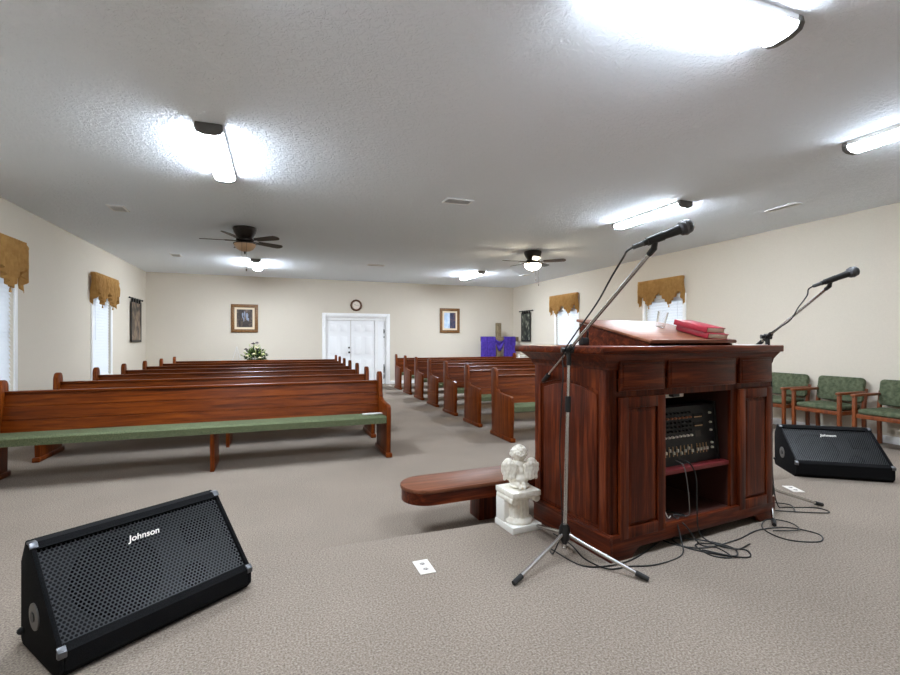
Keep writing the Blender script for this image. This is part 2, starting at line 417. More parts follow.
# tapestries on rods
def tapestry(side, y0, y1, z0, z1, mt, label):
    s = 1 if side == 'L' else -1; X = XL if side == 'L' else XR
    r = thing('wall_hanging', label, 'tapestry', (X, (y0+y1)/2, z1), 0, 'tapestries near the back corners'); W = y1-y0; Hh = z1-z0
    b = MB().grid(lambda u, v: (s*(.03+.006*math.sin(u*7+v*4)), (u-.5)*W, -.08-v*(Hh-.08)), 12, 20); sub(b.build('tapestry_cloth', mt, r, 60), 'SOLIDIFY', thickness=.006)
    e = MB()
    for q in (-1, 1): e.box(*sorted((s*.034, s*.043)), q*W/2-.02, q*W/2+.02, -Hh-.01, -.06)
    e.box(*sorted((s*.034, s*.043)), -W/2-.02, W/2+.02, -Hh-.02, -Hh+.03); e.build('border', M['black'], r)
    b = MB().tube([(s*.035, -W/2-.12, 0), (s*.035, W/2+.12, 0)], .012, 8); b.sph((s*.035, -W/2-.13, 0), .022, seg=10); b.sph((s*.035, W/2+.13, 0), .022, seg=10); b.tube([(0,0,0), (s*.035,0,0)], .006, 6); b.build('hanging_rod', M['black'], r)
    for i in range(4):
        y = -W/2+W*(i+.5)/4
        MB().box(*sorted((s*.018, s*.05)), y-.035, y+.035, -.09, .016, .004).build('hanging_loop', M['black'], r)
    return r
tapestry('L', 12.66, 13.46, 1.32, 2.33, M['tap_l'], 'narrow tan and dark tapestry hanging from a rod on the left wall')
t = tapestry('R', 12.86, 13.42, 1.32, 2.28, M['tap_r'], 'narrow black tapestry with pale figures on the right wall')
# framed pictures
def framed(x0, x1, z0, z1, label):
    r = thing('framed_picture', label, 'picture', ((x0+x1)/2, YB, z0), 0, 'framed pictures on the back wall'); W = x1-x0; Hh = z1-z0; fw = .09
    b = MB(); b.prism([(-W/2,0),(W/2,0),(W/2,fw),(-W/2,fw)], 'y', -.045, -.002, .012); b.prism([(-W/2,Hh-fw),(W/2,Hh-fw),(W/2,Hh),(-W/2,Hh)], 'y', -.045, -.002, .012)
    b.box(-W/2, -W/2+fw, -.044, -.002, fw*.5, Hh-fw*.5, .012); b.box(W/2-fw, W/2, -.044, -.002, fw*.5, Hh-fw*.5, .012); b.build('picture_frame', M['frame'], r)
    MB().box(-W/2+fw*.9, W/2-fw*.9, -.026, -.004, fw*.9, Hh-fw*.9).build('mount', M['mount'], r)
    return r, W, Hh
r, W, Hh = framed(-1.21, -.52, 1.56, 2.34, 'bronze framed dark painting with pale figures above the flowers')
MB().box(-W/2+.145, W/2-.145, -.03, -.026, .145, Hh-.145).build('painting', M['art_dark'], r)
b = MB()
for cx, cz, w_, h_ in ((-.05,.47,.03,.10), (.0,.50,.025,.11), (.06,.44,.045,.13), (-.02,.36,.02,.08), (.09,.36,.03,.06)):
    b.prism([(cx+.62*w_*math.cos(a)*(1+.3*math.sin(3*a)), cz+.8*h_*math.sin(a)) for a in [2*PI*i/14 for i in range(14)]], 'y', -.032, -.03)
b.build('painted_figures', M['art_pale'], r)
r, W, Hh = framed(4.85, 5.53, 1.58, 2.37, 'bronze framed blue painting near the purple draped cross')
MB().box(-W/2+.145, 0, -.03, -.026, .145, Hh-.145).build('painting', M['art_blue'], r)
MB().box(0, W/2-.145, -.03, -.026, .145, Hh-.145).build('painting', M['art_navy'], r)
# clock
r = thing('wall_clock', 'round brown wall clock above the white double doors', 'clock', (2.2, YB, 2.39))
rx = Matrix.Rotation(R(90), 4, 'X')
MB().lathe([(.115,0),(.175,0),(.18,.02),(.165,.045),(.14,.05),(.12,.03),(.115,.0)], (0,-.001,0), 12, rot=rx).build('clock_rim', M['clockwood'], r)
MB().lathe([(.12,.004),(.12,.02),(0,.021)], (0,-.001,0), 28, rot=rx).build('clock_face', M['face'], r)
for a, l, w_ in ((R(-60), .06, .007), (R(100), .085, .005)):
    MB().obox((math.sin(a)*l/2, -.024, math.cos(a)*l/2), (w_, .002, l), (0, a, 0)).build('clock_hand', M['black'], r)
for i in range(12):
    a = i*PI/6; MB().obox((math.sin(a)*.1, -.0225, math.cos(a)*.1), (.006, .001, .018), (0, a, 0)).build('hour_mark', M['dark'], r)

# ------------------------------------------------------------------ ceiling fixtures
def fixture(x, y, ln_, rz, label, q=1.):
    r = thing('ceiling_light', label, 'ceiling light', (x, y, CH), rz, 'fluorescent ceiling lights')
    h = ln_/2
    MB().box(-.1005, .1005, -h+.028, h-.028, -.04, -.0005).build('mounting_pan', M['trim'], r)
    prof = [(-.1,-.0405), (-.1,-.0428), (-.088,-.068), (-.045,-.084), (.045,-.084), (.088,-.068), (.1,-.0428), (.1,-.0405)]
    MB().prism(prof, 'y', -h+.03, h-.03).build('diffuser', M['lamp%s' % q], r, 50)
    pc = [(-.1,-.002), (-.108,-.04), (-.094,-.072), (-.046,-.089), (.046,-.089), (.094,-.072), (.108,-.04), (.1,-.002)]
    for q in (-1, 1): MB().prism(pc, 'y', *sorted((q*(h-.03), q*(h+.012))), .004).build('end_cap', M['cap'], r)
    return r
fixture(2.05, 1.81, 1.26, R(90), 'big fluorescent light at the top edge, nearest the camera')
fixture(-.53, 4.87, 1.26, 0, 'fluorescent light on the left half of the ceiling in front of the fan', 1.5)
fixture(4.86, 5.13, 1.26, 0, 'fluorescent light above the microphone over the pulpit', 1.5)
fixture(4.86, 2.06, 1.26, 0, 'fluorescent light cut by the right edge of the photo', .8)
fixture(-.53, 1.70, 1.26, 0, 'fluorescent light out of frame above the left loudspeaker')
fixture(-.46, 11.6, 1.26, 0, 'far fluorescent light beyond the unlit ceiling fan', 2.4)
fixture(4.88, 11.5, 1.26, 0, 'far fluorescent light beside the lit ceiling fan', 2.4)
def vent(x, y, w, l, label):
    r = thing('ceiling_vent', label, 'vent', (x, y, CH), 0, 'ceiling air vents')
    b = MB(); f = .022
    b.box(-w/2, w/2, -l/2, -l/2+f, -.012, -.0005, .002); b.box(-w/2, w/2, l/2-f, l/2, -.012, -.0005, .002); b.box(-w/2, -w/2+f, -l/2+f, l/2-f, -.012, -.0005, .002); b.box(w/2-f, w/2, -l/2+f, l/2-f, -.012, -.0005, .002)
    b.build('vent_frame', M['trim'], r)
    MB().box(-w/2+f, w/2-f, -l/2+f, l/2-f, -.003, -.0008).build('vent_backing', M['cap'], r)
    b = MB(); y_ = -l/2+f+.012
    while y_ < l/2-f: b.obox((0, y_, -.008), (w-2*f, .014, .0015), (R(40), 0, 0)); y_ += .02
    b.build('louver', M['trim'], r)
vent(2.15, 5.52, .36, .2, 'ceiling vent in the middle of the ceiling')
vent(-2.01, 7.39, .2, .3, 'left ceiling vent closer to the camera, beside the left wall')
vent(6.3, 4.27, .12, .42, 'narrow ceiling vent near the right wall')
vent(-1.99, 11.06, .2, .3, 'far left ceiling vent near the back corner')
vent(2.17, 10.9, .4, .2, 'far ceiling vent above the aisle')
vent(6.31, 11.17, .2, .3, 'far right ceiling vent beyond the lit fan')
def fan(x, y, a0, lit, label):
    r = thing('ceiling_fan', label, 'ceiling fan', (x, y, CH), 0, 'ceiling fans'); r.scale = (1.08, 1.08, 1.08)
    MB().lathe([(0,-.0005),(.155,-.0005),(.165,-.02),(.15,-.07),(.115,-.13),(.1,-.15),(.12,-.17),(.12,-.20),(.06,-.215),(0,-.215)], seg=32).build('motor_housing', M['bronze'], r)
    MB().lathe([(.07,-.213),(.135,-.222),(.158,-.232),(.158,-.24),(.0,-.24)], seg=28).build('light_fitter', M['bronze'], r)
    MB().lathe([(.15,-.241),(.145,-.27),(.115,-.31),(.07,-.335),(.02,-.348),(0,-.349)], seg=28).build('glass_bowl', M['bowl_lit'] if lit else M['bowl'], r)
    MB().lathe([(.0,-.345),(.018,-.35),(.008,-.37),(.012,-.38),(0,-.39)], seg=12).build('finial', M['bronze'], r)
    for i in range(5):
        a = a0+i*2*PI/5
        b = MB(); b.M = Matrix.Rotation(a, 4, 'Z')
        b.prism([(.10,-.02),(.2,-.028),(.27,-.03),(.27,.03),(.2,.028),(.10,.02)], 'z', -.197, -.19)
        ir = b.build('blade_iron', M['bronze'], r)
        b = MB(); b.M = Matrix.Rotation(a, 4, 'Z') @ Matrix.Translation((0,0,-.192)) @ Matrix.Rotation(R(-12), 4, 'X')
        pts = [(.2,-.05),(.49,-.066)]+[(.53+.072*math.cos(t), .072*math.sin(t)*.95) for t in [R(-70+20*q) for q in range(8)]]+[(.49,.066),(.2,.05)]
        b.prism(pts, 'z', -.004, .004); b.build('blade', M['blade'], r)
    for q, l in ((-.03, .27), (.03, .36)):
        b = MB().tube([(q,-.08,-.235), (q,-.15,-.24), (q,-.155,-.26-l)], .0018, 5); b.lathe([(0,0),(.009,-.008),(.007,-.03),(0,-.034)], (q,-.155,-.26-l), 8); b.build('pull_chain', M['bronze'], r)
fan(-.49, 8.0, R(52-20.3), False, 'unlit dark ceiling fan with amber bowl on the left side')
fan(4.78, 8.15, R(52-20.3), True, 'dark ceiling fan with lit glass bowl on the right side')

# ------------------------------------------------------------------ pews
PL = 3.78
def make_pew():
    r = thing('pew', 'pew', 'pew')
    cx = PL
    prof = [(.02,.05),(.0,.40),(.0,.56),(.012,.585),(.04,.598),(.30,.615),(.40,.63),(.445,.66),(.462,.72),(.468,.89),(.485,.93),(.515,.953),(.55,.957),(.585,.945),(.605,.915),(.61,.86),(.59,.05)]
    for x0 in (0, PL-.05):
        MB().prism(prof, 'x', x0, x0+.05, .006).build('end_panel', M['pewz'], r)
        MB().box(x0-.012, x0+.062, -.02, .63, 0, .055, .012).build('shoe', M['pewz'], r)
    b = MB()                                   # back of three boards, leaning
    for i in range(3):
        t0, t1 = i/3+(.012 if i else 0), (i+1)/3-(.012 if i < 2 else 0)
        y = lambda t: .445+.10*t; z = lambda t: .44+.385*t
        b.prism([(y(t0), z(t0)), (y(t1), z(t1)), (y(t1)+.022, z(t1)), (y(t0)+.022, z(t0))], 'x', .05, PL-.05, .005, 2)
    b.prism([(.452,.43), (.55,.82), (.562,.82), (.464,.43)], 'x', .05, PL-.05)
    b.build('backrest', M['pew'], r)
    MB().box(.05, PL-.05, .525, .60, .822, .845, .008).build('cap_rail', M['pew'], r)
    MB().box(.05, PL-.05, .031, .48, .393, .4175, .003).build('seat', M['pew'], r)
    MB().prism([(.004,.395),(.0,.46),(.02,.476),(.06,.478),(.455,.452),(.455,.418),(.03,.418),(.028,.395)], 'x', .052, PL-.052, .006).build('cushion', M['green'], r)
    MB().prism([(.06,0),(.05,.395),(.46,.395),(.5,0)], 'x', PL*.51-.02, PL*.51+.02, .004).build('center_support', M['pewz'], r)
    b = MB(); b.box(.05, PL-.05, .575, .59, .50, .53, .003); b.box(.05, PL-.05, .575, .66, .485, .50, .003)
    b.box(.05, PL-.05, .65, .662, .50, .58, .003); b.build('book_rack', M['pew'], r)
    return r
ordn = ['front', 'second', 'third', 'fourth', 'fifth', 'sixth', 'rearmost']
pew0 = make_pew()
for side, x0, y0, sk in (('left', -2.56, 5.25, .04), ('right', 2.87, 5.45, .036)):
    for i in range(7):
        p = pew0 if (side == 'left' and i == 0) else copy_tree(pew0)
        p.location = (x0+sk*i, y0+1.13*i, 0)
        nm = ordn[i]
        if side == 'left' and i == 0: l = 'front left brown wooden pew with its whole green cushion in view'
        elif side == 'right' and i == 0: l = 'front right brown wooden pew partly hidden behind the pulpit'
        else: l = '%s wooden pew %sof the %s block of pews' % (nm, '' if nm == 'rearmost' else 'from the front ', side)
        tag(p, l, 'pew', 'pews in the %s block' % side)
# ------------------------------------------------------------------ hymn sheet etc. on pews
o = MB().box(-.12, .12, -.045, .045, 0, .012, .003).build('booklet', M['paper']); o.location = (1.06, 5.52, .467); o.rotation_euler = (R(-3.8),0,R(4)); tag(o, 'white booklet lying on the right end of the front left pew', 'booklet')
o = MB().box(-.16, .16, -.07, .07, 0, .26, .05, 4).build('bag', M['blackcarpet']); o.location = (3.42, 7.86, .4735); o.rotation_euler = (R(-3.8),0,0); tag(o, 'black bag on the seat of the third right pew', 'bag')

# ------------------------------------------------------------------ flowers at the back
tx, ty = -.57, 13.4
r = thing('side_table', 'small table against the back wall under the flowers', 'table', (tx, ty, 0))
MB().box(-.28, .36, -.22, .22, .70, .73, .006).build('tabletop', M['pew'], r)
for a in (-1, 1):
    for c in (-1, 1): MB().box(.04+a*.28-.02, .04+a*.28+.02, c*.18-.02, c*.18+.02, 0, .70).build('leg', M['pewz'], r)
r = thing('flower_arrangement', 'dark green flower arrangement with cream blooms below the dark painting', 'flowers', (tx, ty, .73))
MB().lathe([(0,0),(.09,0),(.11,.03),(.12,.09),(.10,.10),(0,.10)], seg=20).build('vase', M['black'], r)
b = MB(); rnd = random.Random(3)
def leaf(b, base, d, l, w):
    d = Vector(d).normalized(); s_ = d.cross(Vector((rnd.uniform(-1,1), rnd.uniform(-1,1), rnd.uniform(-1,1)))).normalized(); base = Vector(base); n = d.cross(s_)*.2*w
    v = [b._v(base), b._v(base+d*l*.5+s_*w+n), b._v(base+d*l), b._v(base+d*l*.5-s_*w+n)]
    b.bm.faces.new(v)
for i in range(420):
    a = rnd.uniform(0, 2*PI); e = rnd.uniform(-.3, 1.3); rr = rnd.uniform(.05, .22)
    d = Vector((math.cos(a)*math.cos(e)*1.15, math.sin(a)*math.cos(e)*.7, math.sin(e)*1.2))
    leaf(b, Vector((0,0,.13))+d*rr, d+Vector((rnd.uniform(-.5,.5), rnd.uniform(-.5,.5), rnd.uniform(-.3,.3))), rnd.uniform(.05,.11), rnd.uniform(.012,.026))
b.build('foliage', M['leaf'], r, 0)['kind'] = 'stuff'
b = MB()
for i in range(110):
    a = rnd.uniform(0, 2*PI); e = rnd.uniform(0, 1.4); d = Vector((math.cos(a)*math.cos(e)*1.2, math.sin(a)*math.cos(e)*.7-.2, math.sin(e)*1.3))
    leaf(b, Vector((0,0,.13))+d*rnd.uniform(.12,.26), d, rnd.uniform(.06,.12), rnd.uniform(.008,.018))
b.build('pale_foliage', M['leafl'], r, 0)['kind'] = 'stuff'
def bloom(p, rad, mt):
    b = MB(); p = Vector(p)
    for i in range(9):
        a = i*2*PI/9; b.sph(p+Vector((math.cos(a)*rad*.6, math.sin(a)*rad*.6, rad*.1)), rad*.5, (1,1,.5), 8)
    b.sph(p+Vector((0,0,rad*.25)), rad*.5, seg=8)
    b.tube([p, (p.x*.4, p.y*.3, .12)], .004, 5); b.build('bloom', mt, r)
for p in ((.03,-.16,.42), (-.02,-.2,.25), (.2,-.12,.24), (-.19,-.12,.2), (.12,-.2,.15)): bloom(p, .045, M['flower'])
for p in ((.05,-.05,.54), (-.22,-.05,.37), (-.04,-.08,.52)): bloom(p, .05, M['flowerd'])
r = thing('wire_stand', 'white wire stand left of the flower arrangement', 'stand', (-1.02, 13.45, 0))
for x in (-.1, .1): MB().tube([(x*1.6,-.1,0), (x*1.2,-.06,.75), (0,0,1.18)], .006, 6).build('leg', M['wire'], r)
MB().tube([(0,.2,0), (0,.02,1.16)], .006, 6).build('leg', M['wire'], r)
MB().tube([(-.13,-.07,.75), (.13,-.07,.75), (.13,-.10,.75)], .006, 6).build('ledge', M['wire'], r)
# ------------------------------------------------------------------ cross with purple cloth
r = thing('wooden_cross', 'rough wooden cross standing before the back wall under purple cloth', 'cross', (6.68, 13.55, 0))
MB().box(-.085, .085, -.045, .045, .04, 1.90, .006).build('upright', M['weathered'], r)
MB().box(-.66, .70, -.075, -.046, 1.30, 1.45, .006).build('crossbeam', M['weathered'], r)
b = MB().box(-.3, .3, -.05, .05, 0, .05, .006); b.box(-.05, .05, -.3, .3, 0, .05, .006); b.build('foot', M['weathered'], r)
b = MB()
def drape(x0, x1, l):
    def f(u, v):
        x = x0+(x1-x0)*u; w_ = .012*math.sin(u*22+x0*7)*min(1, v*4)
        # over the beam: back, top, front
        if v < .2: return (x, -.03-.05*v/.2, 1.462)
        t = (v-.2)/.8; return (x+(u-.5)*.03*t, -.092-abs(w_)*1.6-.01, 1.455-t*l-.02*math.sin(u*5)*t)
    b.grid(f, 40, 24)
drape(-.67, -.16, 1.0); drape(.14, .56, 1.05)
b.grid(lambda u, v: (-.18+.36*u, -.10-.02*math.sin(v*9+u*3)-.008, 1.40-.06*v-(.25*v+.10)*math.sin(PI*u)), 24, 14)
o = b.build('draped_cloth', M['purple'], None, 60); sub(o, 'SOLIDIFY', thickness=.004, offset=-1); o.location = (6.68, 13.55, 0); tag(o, 'purple cloth draped over the wooden cross', 'cloth')
r = thing('communion_table', 'small table in the back right corner beside the cross', 'table', (7.24, 13.2, 0))
MB().box(-.22, .22, -.2, .2, .76, .79, .006).build('tabletop', M['paper'], r)
for a in (-1, 1):
    for c in (-1, 1): MB().box(a*.18-.02, a*.18+.02, c*.16-.02, c*.16+.02, 0, .76).build('leg', M['pewz'], r)
o = MB().lathe([(0,0),(.04,0),(.045,.02),(.045,.11),(.0,.11)], seg=16).build('candle', M['candle']); o.location = (7.06, 13.14, .7905); tag(o, 'dark red candle on the small corner table', 'candle')
o = MB().lathe([(0,0),(.03,0),(.045,.12),(.04,.12),(.02,.01),(0,.01)], seg=16).build('cup', M['cupwhite']); o.location = (7.155, 13.07, .7905); tag(o, 'white cup on the small corner table', 'cup')
o = MB().lathe([(0,0),(.08,0),(.13,.05),(.12,.06),(.05,.015),(0,.015)], seg=20).build('bowl', M['cupwhite']); o.location = (7.34, 13.21, .7905); tag(o, 'white bowl on the small corner table', 'bowl')

# ------------------------------------------------------------------ green guest chairs
def make_chair():
    r = thing('guest_chair', 'chair', 'chair')
    MB().box(-.258, .258, -.275, .24, .412, .482, .033, 4).build('seat', M['chairgreen'], r)
    def bk(u, v):  pass
    b = MB(); b.M = Matrix.Translation((0,.255,.67)) @ Matrix.Rotation(R(-9), 4, 'X')
    pts = []
    for sx, sz in ((1,1), (-1,1), (-1,-1), (1,-1)):
        for q in range(6):
            a = {(1,1):0, (-1,1):90, (-1,-1):180, (1,-1):270}[(sx,sz)]+18*q
            pts.append((sx*(.285-.05)+.05*math.cos(R(a)), sz*(.168-.05)+.05*math.sin(R(a))))
    b.prism(pts, 'y', -.03, .03, .018, 3); b.build('backrest', M['chairgreen'], r)
    for s in (-1, 1):
        x = s*.285
        MB().box(x-.02, x+.02, -.29, -.24, 0, .63, .008).build('leg', M['chairwood'], r)
        b = MB(); b.prism([(.23,0),(.28,0),(.265,.42),(.305,.69),(.262,.69),(.215,.42)], 'x', x-.02, x+.02, .006); b.build('leg', M['chairwood'], r)
        MB().box(x-.028, x+.028, -.31, .245, .63, .665, .012).build('armrest', M['chairwood'], r)
        MB().box(x-.013, x+.013, -.24, .23, .36, .41, .004).build('side_rail', M['chairwood'], r)
        MB().obox((s*.25, .30, .67), (.06,.02,.05)).build('back_bracket', M['chairwood'], r)
    b = MB(); b.prism([(-.265+.53*i/12, -.275-.02*math.sin(PI*i/12)) for i in range(13)]+[(.265,-.245),(-.265,-.245)], 'z', .365, .415, .004); b.build('front_rail', M['chairwood'], r)
    MB().box(-.265, .265, .215, .245, .36, .41, .004).build('rear_rail', M['chairwood'], r)
    return r
ch = make_chair()
for i, (y, l) in enumerate(((4.92, 'green padded armchair with wooden arms, half hidden behind the pulpit'), (4.21, 'green padded armchair with wooden arms, middle one of the three in view'), (3.47, 'green padded armchair with wooden arms, cut by the right photo edge'))):
    c = ch if i == 0 else copy_tree(ch); c.location = (7.13, y, 0); c.rotation_euler = (0,0,R(-90)); tag(c, l, 'chair', 'green chairs along the right wall')

# ------------------------------------------------------------------ floor monitors
def monitor(loc, rz, W, label, D, Hh, hf):
    """local: x along width from front-left, y from the front face to the rear"""
    r = thing('floor_monitor', label, 'loudspeaker', loc, rz, 'black wedge loudspeakers')
    A = Vector((0, .012, hf)); B = Vector((0, D-.10, Hh)); sl = math.atan2(B.z-A.z, B.y-A.y); Ls = (B-A).length
    prof = [(0,.0),(0,hf),(.012,hf+.012)] ; t = .018
    full = [(.03,0),(0,.03),(0,hf),(D-.10,Hh),(D-.05,Hh),(D,Hh-.09),(D,.02),(D-.02,0)]
    b = MB()
    for a, c in ((0,t), (W-t,W)): b.prism(full, 'x', a, c, .006)
    b.box(t, W-t, .03, D-.02, 0, .015); b.prism([(.03,0),(0,.03),(0,hf),(.028,hf+.02),(.028,.015)], 'x', t, W-t)
    b.prism([(D,.02),(D,Hh-.09),(D-.05,Hh),(D-.10,Hh),(D-.125,Hh-.02),(D-.06,Hh-.03),(D-.02,Hh-.095),(D-.02,0)], 'x', t, W-t)
    b.build('cabinet', M['blackcarpet'], r)
    # baffle frame: local slope coordinates
    def slope(name):
        e = bpy.data.objects.new(name, None); return e
    T = Matrix.Translation((0, 0, hf)) @ Matrix.Rotation(math.atan2(Hh-hf, D-.10), 4, 'X')
    Ls = math.hypot(D-.10, Hh-hf)
    b = MB(); b.M = T; b.box(t, W-t, .03, Ls-.025, -.062, -.055); bf = b.build('baffle', M['baffle'], r)
    # woofer and horn behind the grille
    rt = Matrix.Identity(4)
    wo = MB(); wo.M = T; wo.lathe([(.165,-.053),(.165,-.040),(.15,-.036),(.142,-.045),(.12,-.04),(.06,-.052),(.05,-.05),(.03,-.046),(0,-.044)], (W*.34, Ls*.5, 0), 36); wo.build('woofer', M['cone'], r)
    ho = MB(); ho.M = T; ho.box(W*.72, W*.90, Ls*.52, Ls*.80, -.054, -.03, .012); ho.build('horn', M['cone'], r)
    po = MB(); po.M = T; po.lathe([(.05,-.054),(.05,-.03),(.04,-.03),(.038,-.053)], (W*.70, Ls*.22, 0), 24); po.build('port', M['cone'], r)
    g = MB(); x0, x1, y0, y1 = t+.002, W-t-.002, .03, Ls-.028
    g.grid(lambda u, v: ((x0+(x1-x0)*u)-W/2, (y0+(y1-y0)*v), 0), 24, 12)
    go = g.build('grille', M['grille'], r, 0); go.matrix_local = T @ Matrix.Translation((W/2, 0, -.012))
    # steel corners
    for cx in (0, W):
        s = 1 if cx == 0 else -1
        for (cy, cz, ang) in ((.0, hf, 0), (D-.10, Hh, 1)):
            b = MB(); x_ = sorted((cx-s*.003, cx+s*.024))
            if ang == 0:
                b.box(*x_, -.004, .016, hf-.018, hf+.006, .003); b.M = T; b.box(*x_, -.0, .024, -.004, .004, .002)
            else:
                b.box(*x_, D-.102, D-.078, Hh-.006, Hh+.003, .002); b.M = T; b.box(*x_, Ls-.024, Ls, -.004, .004, .002)
            b.build('corner_guard', M['steel'], r)
    # round handle cups on both ends
    for cx, q in ((0, -1), (W, 1)):
        b = MB(); b.lathe([(.05,.0),(.05,.004),(.022,.006),(.02,.001),(0,.001)], (cx, D*.60, .155), 24, rot=Matrix.Rotation(R(90*q), 4, 'Y')); h = b.build('end_plate', M['cap'], r)
        MB().lathe([(0,.004),(.018,.004),(.018,.009),(0,.009)], (cx, D*.60, .155), 16, rot=Matrix.Rotation(R(90*q), 4, 'Y')).build('socket', M['black'], h)
    for fx, fy, fz in ((-.006, D-.03, .06), (W+.006, D-.03, .06)): MB().sph((fx, fy, fz), .014, seg=10).build('rubber_foot', M['rubber'], r)
    # lettering
    cu = bpy.data.curves.new('logo', 'FONT'); cu.body = 'Johnson'; cu.size = .038; cu.shear = .28; cu.extrude = .0012; cu.align_x = 'CENTER'; cu.offset = .0004
    tmp = bpy.data.objects.new('tmp', cu); C.objects.link(tmp)
    dg = bpy.context.evaluated_depsgraph_get(); me = bpy.data.meshes.new_from_object(tmp.evaluated_get(dg)); bpy.data.objects.remove(tmp)
    me.materials.clear(); me.materials.append(M['plate'])
    lo = bpy.data.objects.new('lettering', me); C.objects.link(lo); lo.parent = r; lo.matrix_local = T @ Matrix.Translation((W*.5, Ls-.115, -.006)); lo['label'] = 'pale lettering reading Johnson'
    return r
FL = Vector((-.665, 1.945, PZ))
monitor((-.719, 1.999, PZ), R(36.6), .747, 'black wedge loudspeaker in the left foreground', .40, .415, .097)
monitor((4.249, 2.767, PZ), R(-35.3), .722, 'black wedge loudspeaker on the right before the green chairs', .45, .397, .125)

# ------------------------------------------------------------------ pulpit
PO = Vector((1.68, 2.06, PZ)); PA = R(5.5)
PM = Matrix.Translation(PO) @ Matrix.Rotation(PA, 4, 'Z')
r = thing('pulpit', 'large cherry brown wooden pulpit cabinet on the platform', 'pulpit', PO, PA)
PWd, PD, TOP = 1.46, .67, 1.122
# sides with arched raised panel
def arc(y0, y1, z, h, n=14): return [(y0+(y1-y0)*i/n, z+h*math.sin(PI*i/n)) for i in range(n+1)]
for x0, sg in ((0, 1), (PWd, -1)):
    b = MB(); X = lambda a, c: sorted((x0+sg*a, x0+sg*c))
    b.box(*X(.014, .03), 0, PD, .0, TOP)
    b.box(*X(0, .016), .0, .075, .145, TOP-.02, .003); b.box(*X(0, .016), PD-.06, PD, .145, TOP-.02, .003)
    b.prism([(.075,TOP-.02),(PD-.06,TOP-.02)]+arc(PD-.06, .075, .915, .045), 'x', *X(0,.016))
    s = b.build('side_panel', M['pulz'], r)
    b = MB(); b.prism([(.10,.165),(PD-.085,.165)]+arc(PD-.085, .10, .895, .045), 'x', *X(.006,.016), .006); b.build('arched_panel', M['pulz'], s)
    b = MB(); b.prism([(-.02,0),(PD,0),(PD,.145),(-.02,.145)], 'x', *X(-.012,.014), .006); b.box(*X(-.02,.0), -.02, PD, .118, .14, .005); b.build('base_molding', M['puly'], s)
b = MB(); b.box(.03, PWd-.03, PD-.03, PD, 0, TOP); b.build('rear_panel', M['pulz'], r)
for x0 in (.40, 1.035): MB().box(x0, x0+.018, .02, PD-.03, .10, .9).build('partition', M['inside'], r)
MB().box(.03, PWd-.03, .015, PD-.03, .10, .137).build('deck', M['inside'], r)
b = MB(); b.box(.02, PWd-.02, .02, PD-.03, .9, .915)
b.box(0, .056, 0, .02, .10, TOP); b.box(PWd-.028, PWd, 0, .02, .10, TOP); b.box(.402, .436, 0, .02, .89, TOP); b.box(1.03, 1.10, 0, .02, .10, TOP); b.box(.402, .424, 0, .02, .10, .90)
b.box(.056, PWd-.028, 0, .02, .882, .918); b.box(.056, PWd-.028, 0, .02, 1.092, TOP)
ff = b.build('face_frame', M['pulz'], r)
b = MB()  # apron with bracket feet
n = 8
ap = [(0,0),(.15,0)]+[(.15+.07*i/n, .002+.05*math.sin(PI/2*i/n)) for i in range(1, n+1)]+[(PWd-.22+.07*i/n, .052*math.cos(PI/2*i/n)) for i in range(n+1)]+[(PWd,0),(PWd,.14),(0,.14)]
b.prism(ap, 'y', -.02, .012, .003); b.build('apron', M['pulx'], r)
def pdoor(x0, x1, z0, z1, nm, px, ax):
    b = MB(); f = .062 if nm == 'door' else .03
    b.box(x0, x0+f, -.022, -.001, z0, z1, .004); b.box(x1-f, x1, -.022, -.001, z0, z1, .004); b.box(x0+f-.003, x1-f+.003, -.022, -.001, z0, z0+f, .004); b.box(x0+f-.003, x1-f+.003, -.022, -.001, z1-f, z1, .004)
    o = b.build(nm, M[ax], r)
    a, c, d, e = x0+f-.002, x1-f+.002, z0+f-.002, z1-f+.002; g = .026 if nm == 'door' else .012
    b = MB(); V = [b._v(p) for p in ((a,-.007,d),(c,-.007,d),(c,-.007,e),(a,-.007,e),(a+g,-.018,d+g),(c-g,-.018,d+g),(c-g,-.018,e-g),(a+g,-.018,e-g),(a,-.002,d),(c,-.002,d),(c,-.002,e),(a,-.002,e))]
    for i in range(4):
        j = (i+1) % 4; b.bm.faces.new((V[i],V[j],V[4+j],V[4+i])); b.bm.faces.new((V[i],V[8+i],V[8+j],V[j]))
    b.bm.faces.new(V[4:8]); b.bm.faces.new(V[8:12][::-1]); b.build('raised_panel', M[px], o, 20)
pdoor(.06, .412, .11, .886, 'door', 'pulz', 'pulz'); pdoor(1.088, 1.438, .11, .886, 'door', 'pulz', 'pulz')
for x0, x1 in ((.06,.405), (.437,1.05), (1.092,1.435)):
    o = MB().box(x0, x1, -.022, -.001, .92, 1.088, .006).build('drawer', M['pulx'], r)
    MB().box(x0+.018, x1-.018, -.0265, -.0215, .938, 1.07, .004).build('raised_panel', M['pulx'], o)
# crown cove and top
b = MB(); lv = [(0,1.035),(.012,1.05),(.02,1.075),(.045,1.10),(.068,1.121)]
rings = []
for d, z in lv: rings.append([b._v(p) for p in ((-d,-d*.55,z),(PWd+d*.6,-d*.55,z),(PWd+d*.6,PD+d,z),(-d,PD+d,z))])
for a, c in zip(rings, rings[1:]):
    for i in range(4): b.bm.faces.new((a[i-1],a[i],c[i],c[i-1]))
b.bm.faces.new(rings[-1]); b.build('crown_molding', M['pulx'], r, 20)
MB().box(-.10, 1.50, -.06, .765, TOP, 1.165, .006).build('countertop', M['pulx'], r)
MB().box(.418, 1.035, .012, PD-.03, .405, .43, .002).build('shelf', M['shelf'], r)
SZ = PZ+1.165
